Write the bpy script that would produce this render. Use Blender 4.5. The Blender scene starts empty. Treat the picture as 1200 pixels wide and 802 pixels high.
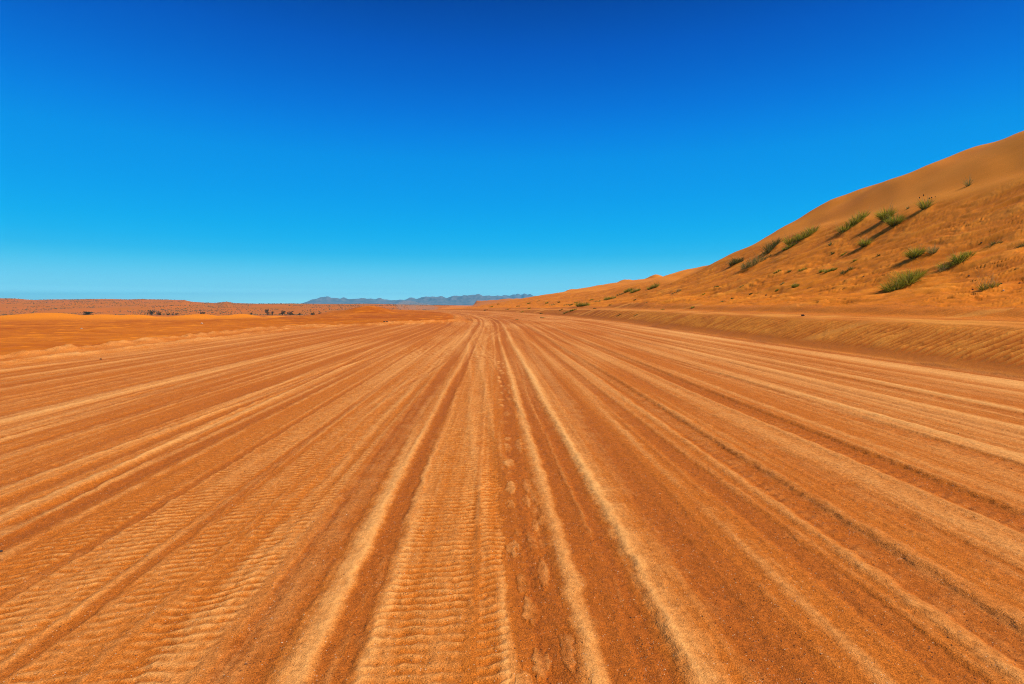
import math, random
import numpy as np

# ------------------------------------------------------------------ constants
CAM_H = 1.6            # camera height above the sand road
FPX = 667.0            # focal length in photo pixels (1200 px wide photo, 20 mm lens)
HOR = 357.0            # photo row of the true horizon

# ------------------------------------------------------------------ noise
def _hash(ix, iy, seed):
    h = (ix.astype(np.int64) * 374761393 + iy.astype(np.int64) * 668265263 + seed * 974634777) & 0xFFFFFFFF
    h = ((h ^ (h >> 13)) * 1274126177) & 0xFFFFFFFF
    h = ((h ^ (h >> 16)) * 2246822519) & 0xFFFFFFFF
    return (h ^ (h >> 15)) & 0xFFFF

_ang = np.arange(65536) * (2 * np.pi / 65536)
_GX, _GY = np.cos(_ang).astype(np.float32), np.sin(_ang).astype(np.float32)

def noise(x, y, seed=0):
    """2-D gradient noise, about -1..1"""
    x = np.asarray(x, dtype=np.float64); y = np.asarray(y, dtype=np.float64)
    ix = np.floor(x); iy = np.floor(y)
    fx = (x - ix).astype(np.float32); fy = (y - iy).astype(np.float32)
    ix = ix.astype(np.int64); iy = iy.astype(np.int64)
    u = fx * fx * fx * (fx * (fx * 6 - 15) + 10); v = fy * fy * fy * (fy * (fy * 6 - 15) + 10)
    def g(dx, dy):
        k = _hash(ix + dx, iy + dy, seed)
        return _GX[k] * (fx - dx) + _GY[k] * (fy - dy)
    a = g(0, 0); b = g(1, 0); c = g(0, 1); d = g(1, 1)
    r = (a + u * (b - a)) * (1 - v) + (c + u * (d - c)) * v
    return r * 1.5

def fbm(x, y, seed=0, octv=3, gain=0.5):
    s = 0; a = 1.0
    for i in range(octv):
        s = s + a * noise(x * 2 ** i, y * 2 ** i, seed + 17 * i); a *= gain
    return s

def n1(y, seed):
    return noise(np.asarray(y, float), np.zeros_like(np.asarray(y, float)) + 0.37 + seed * 7.13, seed)

def sst(a, b, x):
    t = np.clip((x - a) / (b - a), 0, 1)
    return t * t * (3 - 2 * t)

def smooth_table(xs, ys, lo, hi, n, win):
    gx = np.linspace(lo, hi, n); gy = np.interp(gx, xs, ys)
    k = np.hanning(win + 2)[1:-1]; k /= k.sum()
    p = np.concatenate([np.full(win, gy[0]), gy, np.full(win, gy[-1])])
    return gx, np.convolve(p, k, 'same')[win:-win]

# ------------------------------------------------------------------ the lie of the land
def road_x(y):
    y = np.asarray(y, float)
    b = np.clip(y - 43, 0, 110)
    return -0.0345 * y - 0.00146 * b * b - 2 * 0.00146 * 110 * np.clip(y - 153, 0, 4000) * np.exp(-np.clip(y - 153, 0, 4000) / 900)

# cross profile of the big dune, foot (0) to crest (1) and down the lee side
_SX, _SY = smooth_table([-.3, 0, .12, .3, .45, .55, .62, .74, .86, .95, 1.0, 1.08, 1.3, 1.8, 2.6, 4],
                        [0, 0, .06, .245, .41, .525, .585, .725, .87, .955, .985, .99, .88, .5, .1, 0], -.3, 4, 2200, 60)
CREST_Y = [0, 45, 58, 64, 69, 73, 77, 82, 87, 92, 94.5, 96, 98, 101, 104, 110, 124, 141, 165, 187, 205, 230, 260, 366, 500, 733, 950, 1200, 1500, 2000, 2600]
CREST_H = [20.9, 20.9, 20.7, 20.8, 21.2, 21.0, 20.5, 20.0, 20.1, 19.5, 18.1, 16.4, 14.9, 13.2, 12.4, 11.9, 13.4, 13.4, 11.2, 10.9, 12.2, 13.4, 14.5, 18.8, 22.4, 24.4, 24.8, 23, 15.5, 13.5, 4]
_HX, _HY = smooth_table(CREST_Y, CREST_H, 0, 2600, 2600, 7)
_CX, _CY = smooth_table([0, 366, 733, 1200, 1500, 2200], [56, 56, 52, 2, -80, -330], 0, 2400, 1200, 60)

# far low sand hills on the left: skyline row in the photo by column
HILL_PX = [-900, -300, 0, 18, 40, 60, 85, 105, 130, 150, 165, 190, 216, 225, 240, 252, 266, 275, 300, 340, 380, 430, 480, 520, 600, 700]
HILL_PY = [351, 349.5, 350, 350.2, 352, 351.3, 351.2, 350.9, 350.7, 351.2, 350.8, 351.4, 352.0, 354, 355.0, 355.4, 353.9, 355.6, 356.2, 355.9, 356.6, 356.4, 357.2, 358, 359, 361]

def bump(x, y, cx, cy, sx, sy, h):
    return h * np.exp(-((x - cx) / sx) ** 2 - ((y - cy) / sy) ** 2)

def plain(x, y, u):
    far = np.clip((y - 46) / 640, 0, 1)
    dip = -14.5 * (1 - (1 - far) ** 1.15)
    w = np.maximum(sst(14, 46, -u), sst(150, 420, y))
    return dip * w

def dune(x, y, u):
    xb = road_x(y) + 17.5 + 2.0 * n1(y / 26, 5) + 40 * sst(400, 1400, y)
    xc = np.interp(y, _CX, _CY) + 4.5 * n1(y / 42, 3) + 1.2 * n1(y / 17, 4)
    xc = np.maximum(xc, xb + 12)
    s = (x - xb) / (xc - xb)
    H = np.interp(y + 8 * np.clip(1 - s, 0, 1) * sst(80, 88, y) * (1 - sst(100, 130, y)), _HX, _HY)
    S = np.interp(s, _SX, _SY)
    lobes = bump(x, y, 76, 300, 7, 15, 6.2) + bump(x, y, 64, 318, 6, 14, 3.6) + bump(x, y, 83, 420, 9, 20, 3.5) + bump(x, y, 45, 430, 9, 20, 3.2)
    return S * H + lobes, s

RIDGE_K, RUT_K = .27, .30

def left_edge(y):
    return -14.2 + 11.0 * sst(37, 54, np.asarray(y, float))

HUMMOCKS = [(34.57, 57.65, 2.59), (34.59, 52.62, 1.03), (33.27, 49.42, 1.11), (35.54, 48.93, 0.88), (30.24, 48.72, 0.88), (26.89, 37.91, 0.97), (27.57, 37.3, 0.73), (25.58, 32.88, 1.68), (22.35, 32.2, 2.03), (20.97, 24.93, 0.75), (28.56, 33.54, 0.91), (25.32, 42.98, 0.97), (32.35, 70.98, 2.02), (33.64, 66.2, 3.18), (27.77, 66.15, 2.58), (29.74, 75.42, 1.7)]

def height(x, y, detail=True):
    """height of the sand and where the pale loose sand / dark packed gravel lies, with bank groove tones and painted dune light and shade"""
    x = np.asarray(x, float); y = np.asarray(y, float)
    shp = x.shape; x = x.ravel(); y = y.ravel()
    u = x - road_x(y)
    z = plain(x, y, u)
    dn, s = dune(x, y, u)
    z = z + dn
    pale = np.zeros_like(z); dark = np.zeros_like(z)
    # ---------------- graded bank and shelf on the right
    by = np.exp(-np.clip(y - 70, 0, 1e9) / 90)
    edge = u + 0.10 * n1(y / .9, 10) + 0.22 * n1(y / 2.3, 11) + 0.38 * n1(y / 11, 12)
    bank = .45 * np.clip((edge - 11.6) / 2.5, 0, 1) + .55 * sst(11.4, 14.3, edge)
    shelf = 0.98 * bank * by + 0.06 * np.clip(u - 13.6, 0, 6) * by
    bank2 = 0.22 * sst(16.2, 17.3, edge) * by
    fade = 1 - sst(17, 34, u)
    z = z + (shelf + bank2) * np.where(u > 17, fade, 1)
    # ---------------- mound beside the bend and smooth low dunes out on the left
    UL = left_edge(y)
    shoulder = (1 - sst(-1.6, .3, u - UL)) * sst(43, 49, y + .25 * (u + 9)) * (1 - sst(95, 150, y)) * (1 - sst(18, 34, -u))
    z = z + .26 * shoulder
    z = z + bump(x, y, -22.5, 85, 6.5, 10, .25) + bump(x, y, -21.6, 86, 3.0, 5, .93)
    # (x, distance, half width, crest height)
    mounds = []
    for (mpx, mrow, mcy, mhw) in ((72, 366.8, 86, 46), (122, 368.6, 97, 42), (158, 368.8, 118, 30), (186, 371, 135, 22), (232, 368.3, 116, 34), (262, 369.6, 138, 24), (288, 368.8, 104, 26),
                                  (318, 371.0, 150, 22), (-70, 369, 90, 50), (-150, 368, 100, 60), (206, 372.2, 90, 40)):
        mounds.append(((mpx - 600) / 667 * mcy, mcy, .74 * mhw / 667 * mcy, 1.6 - (mrow - 357) / 667 * mcy))
    md = np.zeros_like(z)
    for (cx, cy, sx, top) in mounds:
        gb = float(plain(np.array([cx]), np.array([float(cy)]), np.array([-60.]))[0])
        dx = (x - cx) / sx; dx = dx + .25 * np.sin((y - cy) / 9 + cx)
        dx = np.where(dx > 0, dx * .85, dx * 1.15)
        md = np.maximum(md, (top - gb) * np.exp(-np.abs(dx) ** 1.7 - (np.abs(y - cy) / np.where(y < cy, max(min(sx * 3.4, (cy - 42) * .6), 5.0), sx * 2.0)) ** 2))
    z = z + md + bump(x, y, -300, 585, 270, 105, 3.4) * (y > 250)
    pale = pale + (.54 * sst(.04, .85, md + .10 * noise(x / 5, y / 7, 34)) + .10 * n1(y / 6, 33) * sst(.1, .4, md)) * (u < 0)
    # ---------------- far hills
    px = 600 + FPX * x / np.maximum(y, 1)
    top = np.interp(px, HILL_PX, HILL_PY)
    hh = CAM_H + (HOR - top) / FPX * 1650 + 14.5
    rise = sst(900, 1650, y) * (1 - sst(1750, 3200, y))
    prof = np.clip(rise, 0, 1) ** .8
    hn = np.where(y > 500, 1.0, 0)
    if (y > 500).any():
        m = y > 500
        q = np.zeros_like(z)
        q[m] = (fbm(x[m] / 130, y[m] / 170, 31, 4) * 3.0) * sst(700, 1100, y[m]) * (1 - .8 * sst(1250, 1600, y[m])) * (1 - sst(1900, 3000, y[m]))
        z = z + q + hh * prof * np.clip(1 - s * 0, 0, 1)
    if not detail:
        return z.reshape(shp)
    # ---------------- left berm thrown up by the grader
    m = (u < 1) & (u > -17.5) & (y < 200)
    if m.any():
        uu = u[m]; yy = y[m]; ul = UL[m]
        lump = .8 + .42 * fbm(yy / 2.6, uu / 1.3, 41, 4, .6)
        far = 1 - .75 * sst(50, 110, yy)
        c1 = ul - .1 + .4 * n1(yy / 6, 42); c2 = ul + 1.4 + .35 * n1(yy / 5, 43); c3 = ul + 2.6 + .3 * n1(yy / 7, 45)
        e1 = np.exp(-((uu - c1) / np.where(uu > c1, .62, .40)) ** 2)
        on2 = sst(-.35, .3, n1(yy / 13, 44) + .15)
        e2 = np.exp(-((uu - c2) / np.where(uu > c2, .5, .35)) ** 2) * on2
        e3 = np.exp(-((uu - c3) / .24) ** 2) * sst(-.2, .3, n1(yy / 9, 46))
        lp = np.clip(lump, .12, 1.6)
        z[m] += (.20 * e1 + .12 * e2) * lp * far + .04 * e3 + (.055 * fbm(yy / .55, uu / .35, 48, 3) + .03 * np.abs(noise(yy / .22, uu / .2, 49))) * (e1 + .7 * e2) * far
        pale[m] += ((.58 * e1 + .52 * e2) * lp * (.7 + .6 * fbm(yy / .9, uu / .5, 47, 2)) + .30 * e3) * (1 - .5 * sst(30, 60, yy))
        dark[m] += .25 * np.exp(-((uu - c1 + 1.0) / .6) ** 2)
    # ---------------- the plain left of the berm
    m = (u < UL + .3) & (y < 700)
    if m.any():
        xx = x[m]; yy = y[m]; mm = 1 - sst(.12, .4, md[m])
        z[m] += mm * (.05 * fbm(xx / 2.6, yy / 2.6, 51, 3) + .035 * fbm(xx / .8, yy / .8, 50, 2) * (yy < 70) + .10 * fbm(xx / 9, yy / 9, 52, 2) * sst(20, 60, yy))
        k_ = sst(.3, -1.2, u[m] - UL[m])
        dark[m] += k_ * mm * (.33 + .55 * fbm(xx / 9, yy / 5, 53, 3) + .3 * fbm(xx / 1.7, yy / 1.2, 55, 2) + .35 * shoulder[m])
        pale[m] += k_ * mm * (np.clip(fbm(xx / 3.2, yy / 1.6, 54, 3) - .25, 0, 1) * .8 + 1.1 * np.clip(fbm(xx / .9, yy / .7, 99, 2) - .45, 0, 1) * (yy < 90))
    # ---------------- sand road: everything below runs along it
    m = (u > UL - .4) & (u < 12.4) & (y < 420)
    if m.any():
        uu = u[m]; yy = y[m]
        dz = np.zeros_like(uu); pa = np.zeros_like(uu); dk = np.zeros_like(uu)
        nearfade = 1 / (1 + (np.clip(yy, 0, 1e9) / 60) ** 2)
        ed = sst(-.3, 1.7, uu - UL[m]) * (1 - sst(11.0, 12.2, uu))
        ytab = np.linspace(-31, 421, 9041)
        w0 = np.interp(yy, ytab, .05 * n1(ytab / 7, 60) + .10 * n1(ytab / 31, 61))
        # long streaks
        st = noise(uu * 1.1 + w0, yy * .022, 62) + .8 * noise((uu + w0) * 2.9, yy * .04, 63) + .6 * noise((uu + w0) * 7.5, yy * .07, 64)
        st2 = noise((uu + w0) * 4.3, yy * .05, 65) + .7 * noise((uu + w0) * 15, yy * .12, 66)
        dz += .0048 * st + .0024 * st2
        pa += .20 * np.clip(st + .5 * st2, -1, 1.4) + .13 * sst(1.0, 6.0, uu)
        dk += .24 * np.clip(-st + .45 * st2 - .1, 0, 1.4)
        st3 = noise((uu + w0) * 33, yy * .22, 57) + .7 * noise((uu + w0 + .02 * yy) * 21, yy * .18, 54)
        pa += .13 * st3 * sst(.6, -.2, st2); dk += .10 * np.clip(-st3, 0, 1)
        lg = fbm(uu / 2.6, yy / 13, 56, 3)
        pa += .22 * np.clip(lg, -.6, .9); dk += .22 * np.clip(-lg - .1, 0, .8)
        rough = fbm(uu * 5.0, yy * 4.2, 67, 3)
        dz += .006 * rough
        pa += .10 * rough
        # broken crumbly patches of pale drift
        cr = fbm(uu * 4.0, yy * 1.7, 68, 3)
        yt = np.linspace(-31, 421, 9041)                  # wander along the road, tabulated
        rag = .020 * noise(uu * 7, yy * 5, 58) + .012 * noise(uu * 19, yy * 13, 59)
        def wander(seed, per, ys):
            return np.interp(ys, yt, n1(yt / per, seed))

        def pick(c, half, seed, a):
            """indices near one track and the sideways distance from its wandering centre line"""
            k = np.nonzero(np.abs(uu - c) < half + 3.2 * a + .2)[0]
            ys = yy[k]
            sft = uu[k] - (c + a * wander(seed, 5.5, ys) + a * 1.6 * wander(seed + 1, 21, ys) + w0[k]) + rag[k]
            return k, ys, sft

        def ridge(c, w, a, p, seed, wa=.035, brk=0.0, skew=1.0):
            k, ys, sft = pick(c, w * 3, seed, wa)
            g = np.exp(-(sft / (w * np.where(sft > 0, skew, 1 / skew))) ** 2)
            if brk: g = g * (1 - brk * sst(-.1, .35, cr[k]))
            mod = 1 + .22 * noise(uu[k] * 6, ys * 2.6, seed + 5)
            g = g * np.clip(.95 + .4 * wander(seed + 2, 3.1, ys), .2, 1.1) * (.35 + .65 / (1 + (ys / 30) ** 2))
            dz[k] += RIDGE_K * a * g * mod; pa[k] += p * g
            dk[k] -= .8 * g * p

        def rut(c, w, a, d, seed, lug=.5, wl=.115, wa=.04, shear=.6):
            k, ys, sft = pick(c, w * 2.6, seed, wa)
            f = 1 - sst(w * .75, w * 1.15, np.abs(sft))
            lip = np.exp(-((np.abs(sft) - w * 1.45) / (w * .32)) ** 2)
            ph = 2 * np.pi * (ys + shear * np.abs(sft) + .03 * wander(seed + 7, 1.3, ys)) / wl
            br = np.clip(.55 + .45 * wander(seed + 3, 2.2, ys), 0, 1)
            a = a * RUT_K
            dz[k] += -a * f + .55 * a * lip + lug * a * f * np.sin(ph) * br
            # comb marks where the rut wall broke away
            dz[k] += .2 * a * np.exp(-((sft - w) / (w * .4)) ** 2) * np.sin(ph * .8)
            f = f * (.4 + .6 / (1 + (ys / 30) ** 2))
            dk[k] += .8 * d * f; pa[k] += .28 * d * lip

        def washboard(c0, c1, a, wl, p, seed, shear=0.0, arc=0.0):
            hw = (c1 - c0) / 2
            k, ys, sft = pick((c0 + c1) / 2, hw * 1.2, seed, .02)
            us = uu[k]
            f = 1 - sst(hw * .86, hw * 1.04, np.abs(sft))
            wob = .030 * noise(us * 2.6, ys * 1.2, seed + 1) + .018 * noise(us * 7, ys * 4, seed + 2) + .010 * noise(us * 19, ys * 13, seed + 4)
            ph = (ys + shear * sft + arc * sft * sft + wob) / wl
            wv = ((2 * np.abs((ph % 1) - .5)) ** 1.5) * 2 - 1
            am = np.clip(.66 + .62 * noise(us * 3.1, ys * .9, seed + 3) + .60 * noise(us * 9, ys * 6, seed + 6), .05, 1.3)
            dz[k] += 1.1 * a * wv * f * am
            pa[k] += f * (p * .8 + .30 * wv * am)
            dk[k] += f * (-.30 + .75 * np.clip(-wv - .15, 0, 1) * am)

        # ---- the tracks the camera stands astride
        washboard(-.60, -.13, .0078, .072, .36, 101, -.14)
        washboard(-.10, .06, .0070, .072, .32, 105, -.36)
        ridge(-.115, .028, .014, .25, 109, .02)
        ridge(-.86, .060, .034, .46, 113, .03, skew=1.15)
        ridge(.43, .052, .032, .68, 117, .02, skew=1.2)
        rb = random.Random(23); yb = 2.2; bl = np.zeros_like(uu); edge_n = .75 * noise(uu * 17, yy * 8, 127) + .6 * noise(uu * 42, yy * 20, 128)
        kk = np.nonzero((uu > -.1) & (uu < .5) & (yy > 2) & (yy < 17))[0]
        while yb < 16:
            bu = .17 + rb.gauss(0, .035); bw = rb.uniform(.03, .06); bh = rb.uniform(.05, .14) * (1 + yb / 14)
            q = ((uu[kk] - bu) / bw) ** 2 + ((yy[kk] - yb) / bh) ** 2
            bl[kk] = np.maximum(bl[kk], sst(1.25, .5, q + edge_n[kk]) * rb.uniform(.35, .85))
            if rb.random() < .45:
                q = ((uu[kk] - bu - .13) / (bw * .8)) ** 2 + ((yy[kk] - yb - .1) / (bh * 1.6)) ** 2
                bl[kk] = np.maximum(bl[kk], sst(1.25, .4, q + edge_n[kk]) * rb.uniform(.3, .6))
            yb += rb.uniform(.12, .42) * (1 + yb / 10)
        tan = np.exp(-((uu - .07 - .02 * noise(yy / .8, uu * 3, 131)) / .035) ** 2) * np.clip(.6 + .7 * n1(yy / 3, 132), 0, 1) * (yy < 40)
        tan = tan + np.exp(-((uu - .335) / .045) ** 2 - ((yy - 4.4) / .9) ** 2) * np.clip(.8 + edge_n, 0, 1)
        pa += .5 * tan; dk -= .4 * tan
        pa += .70 * bl; dz += .009 * bl - .004 * sst(.3, .0, bl) * (bl > .01); dk -= .35 * bl
        ridge(.875, .070, .058, .90, 129, .025, skew=1.25)
        ridge(1.70, .07, .034, .52, 133, .04, skew=1.1)
        rut(.62, .16, .016, .55, 137, .12); rut(-.70, .085, .020, .75, 141, .1)
        rut(.24, .09, .012, .6, 145, .15); rut(-1.12, .13, .026, .70, 149, .15)
        rut(1.28, .20, .020, .55, 153, .15); rut(1.98, .10, .024, .55, 157, .2)
        rut(2.53, .15, .060, .62, 161, .38, .13); rut(3.93, .17, .065, .66, 165, .40, .14)
        ridge(2.25, .05, .018, .30, 169); ridge(2.86, .05, .020, .32, 171); ridge(3.35, .10, .022, .25, 173); ridge(4.32, .08, .026, .40, 175)
        rut(3.15, .10, .020, .35, 177, .3); rut(5.2, .14, .040, .42, 179, .35, .13); ridge(5.55, .10, .030, .35, 181)
        rut(6.4, .16, .034, .38, 183, .3); ridge(6.85, .13, .034, .42, 185); rut(7.6, .16, .045, .45, 187, .3); ridge(8.05, .16, .030, .45, 189)
        rut(8.9, .14, .040, .42, 191, .3); ridge(9.5, .22, .030, .45, 193); ridge(10.6, .45, .035, .70, 195); rut(11.25, .22, .05, .6, 197, .2)
        # ---- left half
        washboard(-1.72, -1.30, .0040, .074, .22, 201, -.3); washboard(-2.05, -1.78, .0036, .078, .18, 205, -.35)
        washboard(-2.62, -2.22, .0040, .076, .20, 209, -.35); washboard(-3.02, -2.72, .0030, .08, .10, 213, -.3)
        ridge(-1.50, .035, .012, .25, 217, .02); ridge(-1.76, .03, .012, .22, 219, .02)
        rut(-2.13, .05, .014, .45, 221, .2); rut(-2.68, .05, .016, .5, 223, .2)
        ridge(-3.12, .05, .020, .45, 225, .03, brk=.6); rut(-3.42, .16, .022, .55, 227, .2); ridge(-3.70, .050, .030, .54, 229, .03)
        rut(-3.95, .09, .020, .45, 231, .2); rut(-4.5, .22, .016, .35, 233, .2); ridge(-4.9, .05, .020, .38, 235); rut(-5.2, .12, .028, .45, 237, .25)
        ridge(-5.75, .10, .024, .35, 239); rut(-6.2, .13, .030, .45, 241, .25); ridge(-6.65, .10, .030, .50, 243)
        rut(-7.1, .15, .024, .45, 245, .2); rut(-7.9, .16, .03, .45, 247, .25); ridge(-8.4, .10, .03, .5, 249); ridge(-9.2, .16, .035, .55, 251)
        rut(-9.9, .18, .03, .4, 253); ridge(-10.5, .14, .035, .6, 255); rut(-11.2, .2, .02, .3, 257)
        # faint narrow wheel lines in between
        rr = random.Random(7)
        for i in range(46):
            c = rr.uniform(-11.5, 10.8)
            if rr.random() < .5: ridge(c, rr.uniform(.02, .05), rr.uniform(.005, .014), rr.uniform(.12, .32), 300 + 9 * i, .12)
            else: rut(c, rr.uniform(.04, .1), rr.uniform(.006, .016), rr.uniform(.12, .38), 300 + 9 * i, .3, wa=.12)
        # tracks that cut across the others at a shallow angle
        for i in range(22):
            c = rr.uniform(-11, 10); sl_ = rr.uniform(.015, .07) * rr.choice((-1, 1)); y0_ = rr.uniform(3, 30); ln = rr.uniform(5, 22)
            sft = uu - (c + sl_ * (yy - y0_) + .15 * wander(900 + i, 9, yy)) + rag
            wd_ = rr.uniform(.03, .10); g = np.exp(-(sft / wd_) ** 2) * sst(ln, ln * .5, np.abs(yy - y0_))
            lip = np.exp(-((np.abs(sft) - 1.8 * wd_) / (.6 * wd_)) ** 2) * sst(ln, ln * .5, np.abs(yy - y0_))
            aa = rr.uniform(.003, .008)
            dz += aa * (lip - g) + .4 * aa * g * np.sin(2 * np.pi * (yy + .5 * sft) / .11); dk += rr.uniform(.12, .35) * g; pa += rr.uniform(.1, .25) * lip
        # far bend: wheel lines wander across one another
        for i in range(9):
            c = rr.uniform(-3, 7)
            sft = uu - (c + 2.2 * wander(800 + i, 38, yy))
            g = np.exp(-(sft / .28) ** 2) * sst(25, 60, yy)
            dk += .35 * g; dz -= .03 * g
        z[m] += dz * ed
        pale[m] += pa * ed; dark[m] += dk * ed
    # ---------------- bank grooves
    m = (u > 11.3) & (u < 19.5) & (y < 260)
    if m.any():
        uu = u[m]; yy = y[m]; ee = edge[m]
        w1 = sst(12.0, 12.5, ee) * (1 - sst(13.6, 14.1, ee)); w2 = sst(15.7, 16.2, ee) * (1 - sst(17.6, 18.4, ee))
        sk = yy + .06 * (uu - 12) + .05 * noise(yy * .9, uu * .5, 71)
        gap = sst(-.50, -.34, n1((sk + .5 * (uu - 12)) / 3.4, 72) + .10)
        big = n1(sk / 1.1, 73)
        gw = np.sin(2 * np.pi * (sk + .03 * noise(sk * 1.7, uu * .5, 79)) / .285) * .9 + .5 * noise(sk * 5.2, uu * .5, 74)
        gw = gw * (.6 + .6 * np.clip(fbm(yy / 2, uu / .8, 77, 2) + .4, 0, 1)) / (1 + (yy / 75) ** 2)
        z[m] += (w1 * .088 + w2 * .05) * gw * gap + w1 * .012 * big + .007 * fbm(uu * 4, yy * 4, 75, 2)
        cl = fbm(uu * 3.4, yy * 3.4, 76, 3)
        z[m] += w1 * .018 * sst(.3, .55, cl)
        dark[m] += w1 * (.50 - .90 * gw + .25 * np.clip(cl, -.3, .6)) * gap + w2 * (.30 - .40 * gw) * gap + .55 * sst(11.4, 11.8, ee) * (1 - sst(12.2, 12.6, ee))  # darker inside the grooves and in a strip along the bank foot
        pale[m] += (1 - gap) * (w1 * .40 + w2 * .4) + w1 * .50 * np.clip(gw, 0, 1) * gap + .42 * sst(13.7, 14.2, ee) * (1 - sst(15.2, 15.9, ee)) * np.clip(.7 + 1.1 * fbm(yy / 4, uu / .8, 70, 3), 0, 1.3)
        # a wheel pair along the shelf
        for c in (14.6, 15.5):
            g = np.exp(-((uu - c - .2 * n1(yy / 9, 78)) / .12) ** 2)
            z[m] -= .03 * g; dark[m] += .3 * g
    # ---------------- the dune: scoured foot, smooth rippled top
    m = (u > 15.5) & (y < 1200)
    if m.any():
        xx = x[m]; yy = y[m]; ss = s[m]
        foot = sst(-.05, .05, ss) * (1 - sst(.46, .60, ss + .07 * n1(yy / 12, 80)))
        up = sst(.5, .62, ss)
        a = (xx - yy) * .7071; b = (xx + yy) * .7071       # a runs with the wind streaks
        wp = .5 * noise(xx / 3, yy / 3, 81)
        f1 = fbm(a * .28 + wp, b * .5 + wp, 82, 3); f2 = fbm(a * .6, b * 1.15 + wp, 83, 3, .5)
        big = fbm(xx / 9, yy / 12, 84, 3)
        sparse = sst(-.25, .45, fbm(xx / 6, yy / 6, 87, 2) + .25 * (1 - ss * 1.6))
        hol = sst(.10, .26, f2 + .10 * noise(a * 2.2, b * 4.2, 91)) * sparse * np.clip(.5 + f1, .1, 1)          # scoured hollows with crisp lips
        hol2 = sst(.16, .30, fbm(a * 1.3 + 2 * wp, b * 2.4 + 2 * wp, 92, 2)) * (.35 + .65 * sparse)
        f3 = fbm(a * 1.5 + wp, b * 2.6, 89, 2)
        z[m] += foot * (.14 * f1 + .10 * f2 + .022 * f3 - .15 * hol - .055 * hol2 + .30 * big) * np.clip(1.0 - ss * .5, .2, 1)
        z[m] += up * (.35 * fbm(xx / 16 + .1 * a, yy / 22, 85, 2) + .015 * noise(a * .25, b * .9, 86))
        pale[m] += foot * (np.clip(.40 * f1 - .06, -.2, .5) + .65 * np.clip(.3 - np.abs(f2 - .04) * 3.5, 0, 1) * sparse) + up * (.16 + .18 * fbm(xx / 7, yy / 16, 88, 2)) + .22 * np.exp(-((ss - .56) / .05) ** 2)  # hollow lips and shoulder band: sunlit sand painted into the pale mask
        dark[m] += foot * np.clip(.16 - .35 * f1 + .42 * hol + .22 * hol2 - .2 * f2 + .18 * f3, 0, 1)  # shade of the scoured hollows painted into the dark mask
        rpl = np.sin(2 * np.pi * (yy * .93 + .36 * xx + .5 * noise(xx / 4, yy / 4, 95) + .12 * noise(xx / 1.3, yy / 1.3, 96)) / .62)
        z[m] += sst(.30, .6, ss) * .017 * rpl * np.clip(.45 + fbm(xx / 9, yy / 9, 97, 2), 0, 1) * (yy < 130)
        # sand heaped up at the feet of the larger tussocks, tailing off down the slope
        for (hx, hy, hw) in HUMMOCKS:
            k = np.nonzero((np.abs(xx - hx) < 4 * hw) & (np.abs(yy - hy) < 4 * hw))[0]
            if len(k) == 0: continue
            dx = (xx[k] - hx - .1 * hw); dy = (yy[k] - hy)
            g = np.exp(-(dx / np.where(dx > 0, .55 * hw, .95 * hw)) ** 2 - (dy / (.6 * hw)) ** 2)
            zi = z[m]; 
            add = .17 * min(hw, 2.0) * g * (1 + .25 * noise(xx[k] * 1.6, yy[k] * 1.6, 93))
            zi[k] += add; z[m] = zi
            pi = pale[m]; pi[k] += .42 * g * np.clip(.7 + noise(xx[k] * 1.9, yy[k] * 1.3, 94), 0, 1); pale[m] = pi
    return z.reshape(shp), np.clip(pale, 0, 1).reshape(shp), np.clip(dark, 0, 1).reshape(shp)

def ground_z(x, y):
    return float(height(np.array([x]), np.array([y]))[0][0])

def hit(px, py, dmin=8, dmax=400):
    """first point of the land met by the line of sight through a photo pixel"""
    d = dmin * (dmax / dmin) ** np.linspace(0, 1, 500)
    for k in range(2):
        x = (px - 600) / FPX * d; zr = CAM_H - (py - HOR) / FPX * d
        zg = height(x, d)[0]
        q = np.nonzero(zg > zr)[0]
        if len(q) == 0: return None
        i = max(int(q[0]), 1)
        if k == 0: d = np.linspace(d[i - 1], d[i], 12)
    return float(x[i]), float(d[i]), float(zg[i])

# ================================================================== BLENDER
import bpy
from mathutils import Vector

scene = bpy.context.scene
COL = scene.collection
R = math.radians

# ------------------------------------------------------------------ helpers
def mesh_quads(name, V, F, mats, smooth=True, attrs=None):
    """mesh from numpy arrays; F is (n, k) with one polygon size"""
    V = np.asarray(V, dtype=np.float32); F = np.asarray(F, dtype=np.int32)
    me = bpy.data.meshes.new(name)
    me.vertices.add(len(V)); me.vertices.foreach_set('co', V.ravel())
    n, k = F.shape
    me.loops.add(n * k); me.loops.foreach_set('vertex_index', F.ravel())
    me.polygons.add(n)
    me.polygons.foreach_set('loop_start', np.arange(0, n * k, k, dtype=np.int32))
    me.polygons.foreach_set('use_smooth', np.full(n, bool(smooth)))
    for m in (mats if isinstance(mats, (list, tuple)) else [mats]):
        me.materials.append(m)
    for an, av in (attrs or {}).items():
        at = me.attributes.new(an, 'FLOAT', 'POINT'); at.data.foreach_set('value', np.asarray(av, dtype=np.float32))
    me.update(); me.validate()
    return me

def link(name, me, parent=None, loc=None):
    o = bpy.data.objects.new(name, me); COL.objects.link(o)
    if parent is not None: o.parent = parent
    if loc is not None: o.location = loc
    return o

def tag(o, label=None, cat=None, group=None, kind=None):
    if label: o['label'] = label
    if cat: o['category'] = cat
    if group: o['group'] = group
    if kind: o['kind'] = kind
    return o

def new_mat(name):
    m = bpy.data.materials.new(name); m.use_nodes = True
    nt = m.node_tree; b = nt.nodes['Principled BSDF']
    b.inputs['Specular IOR Level'].default_value = .12
    b.inputs['Roughness'].default_value = .95
    return m, nt, b

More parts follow.
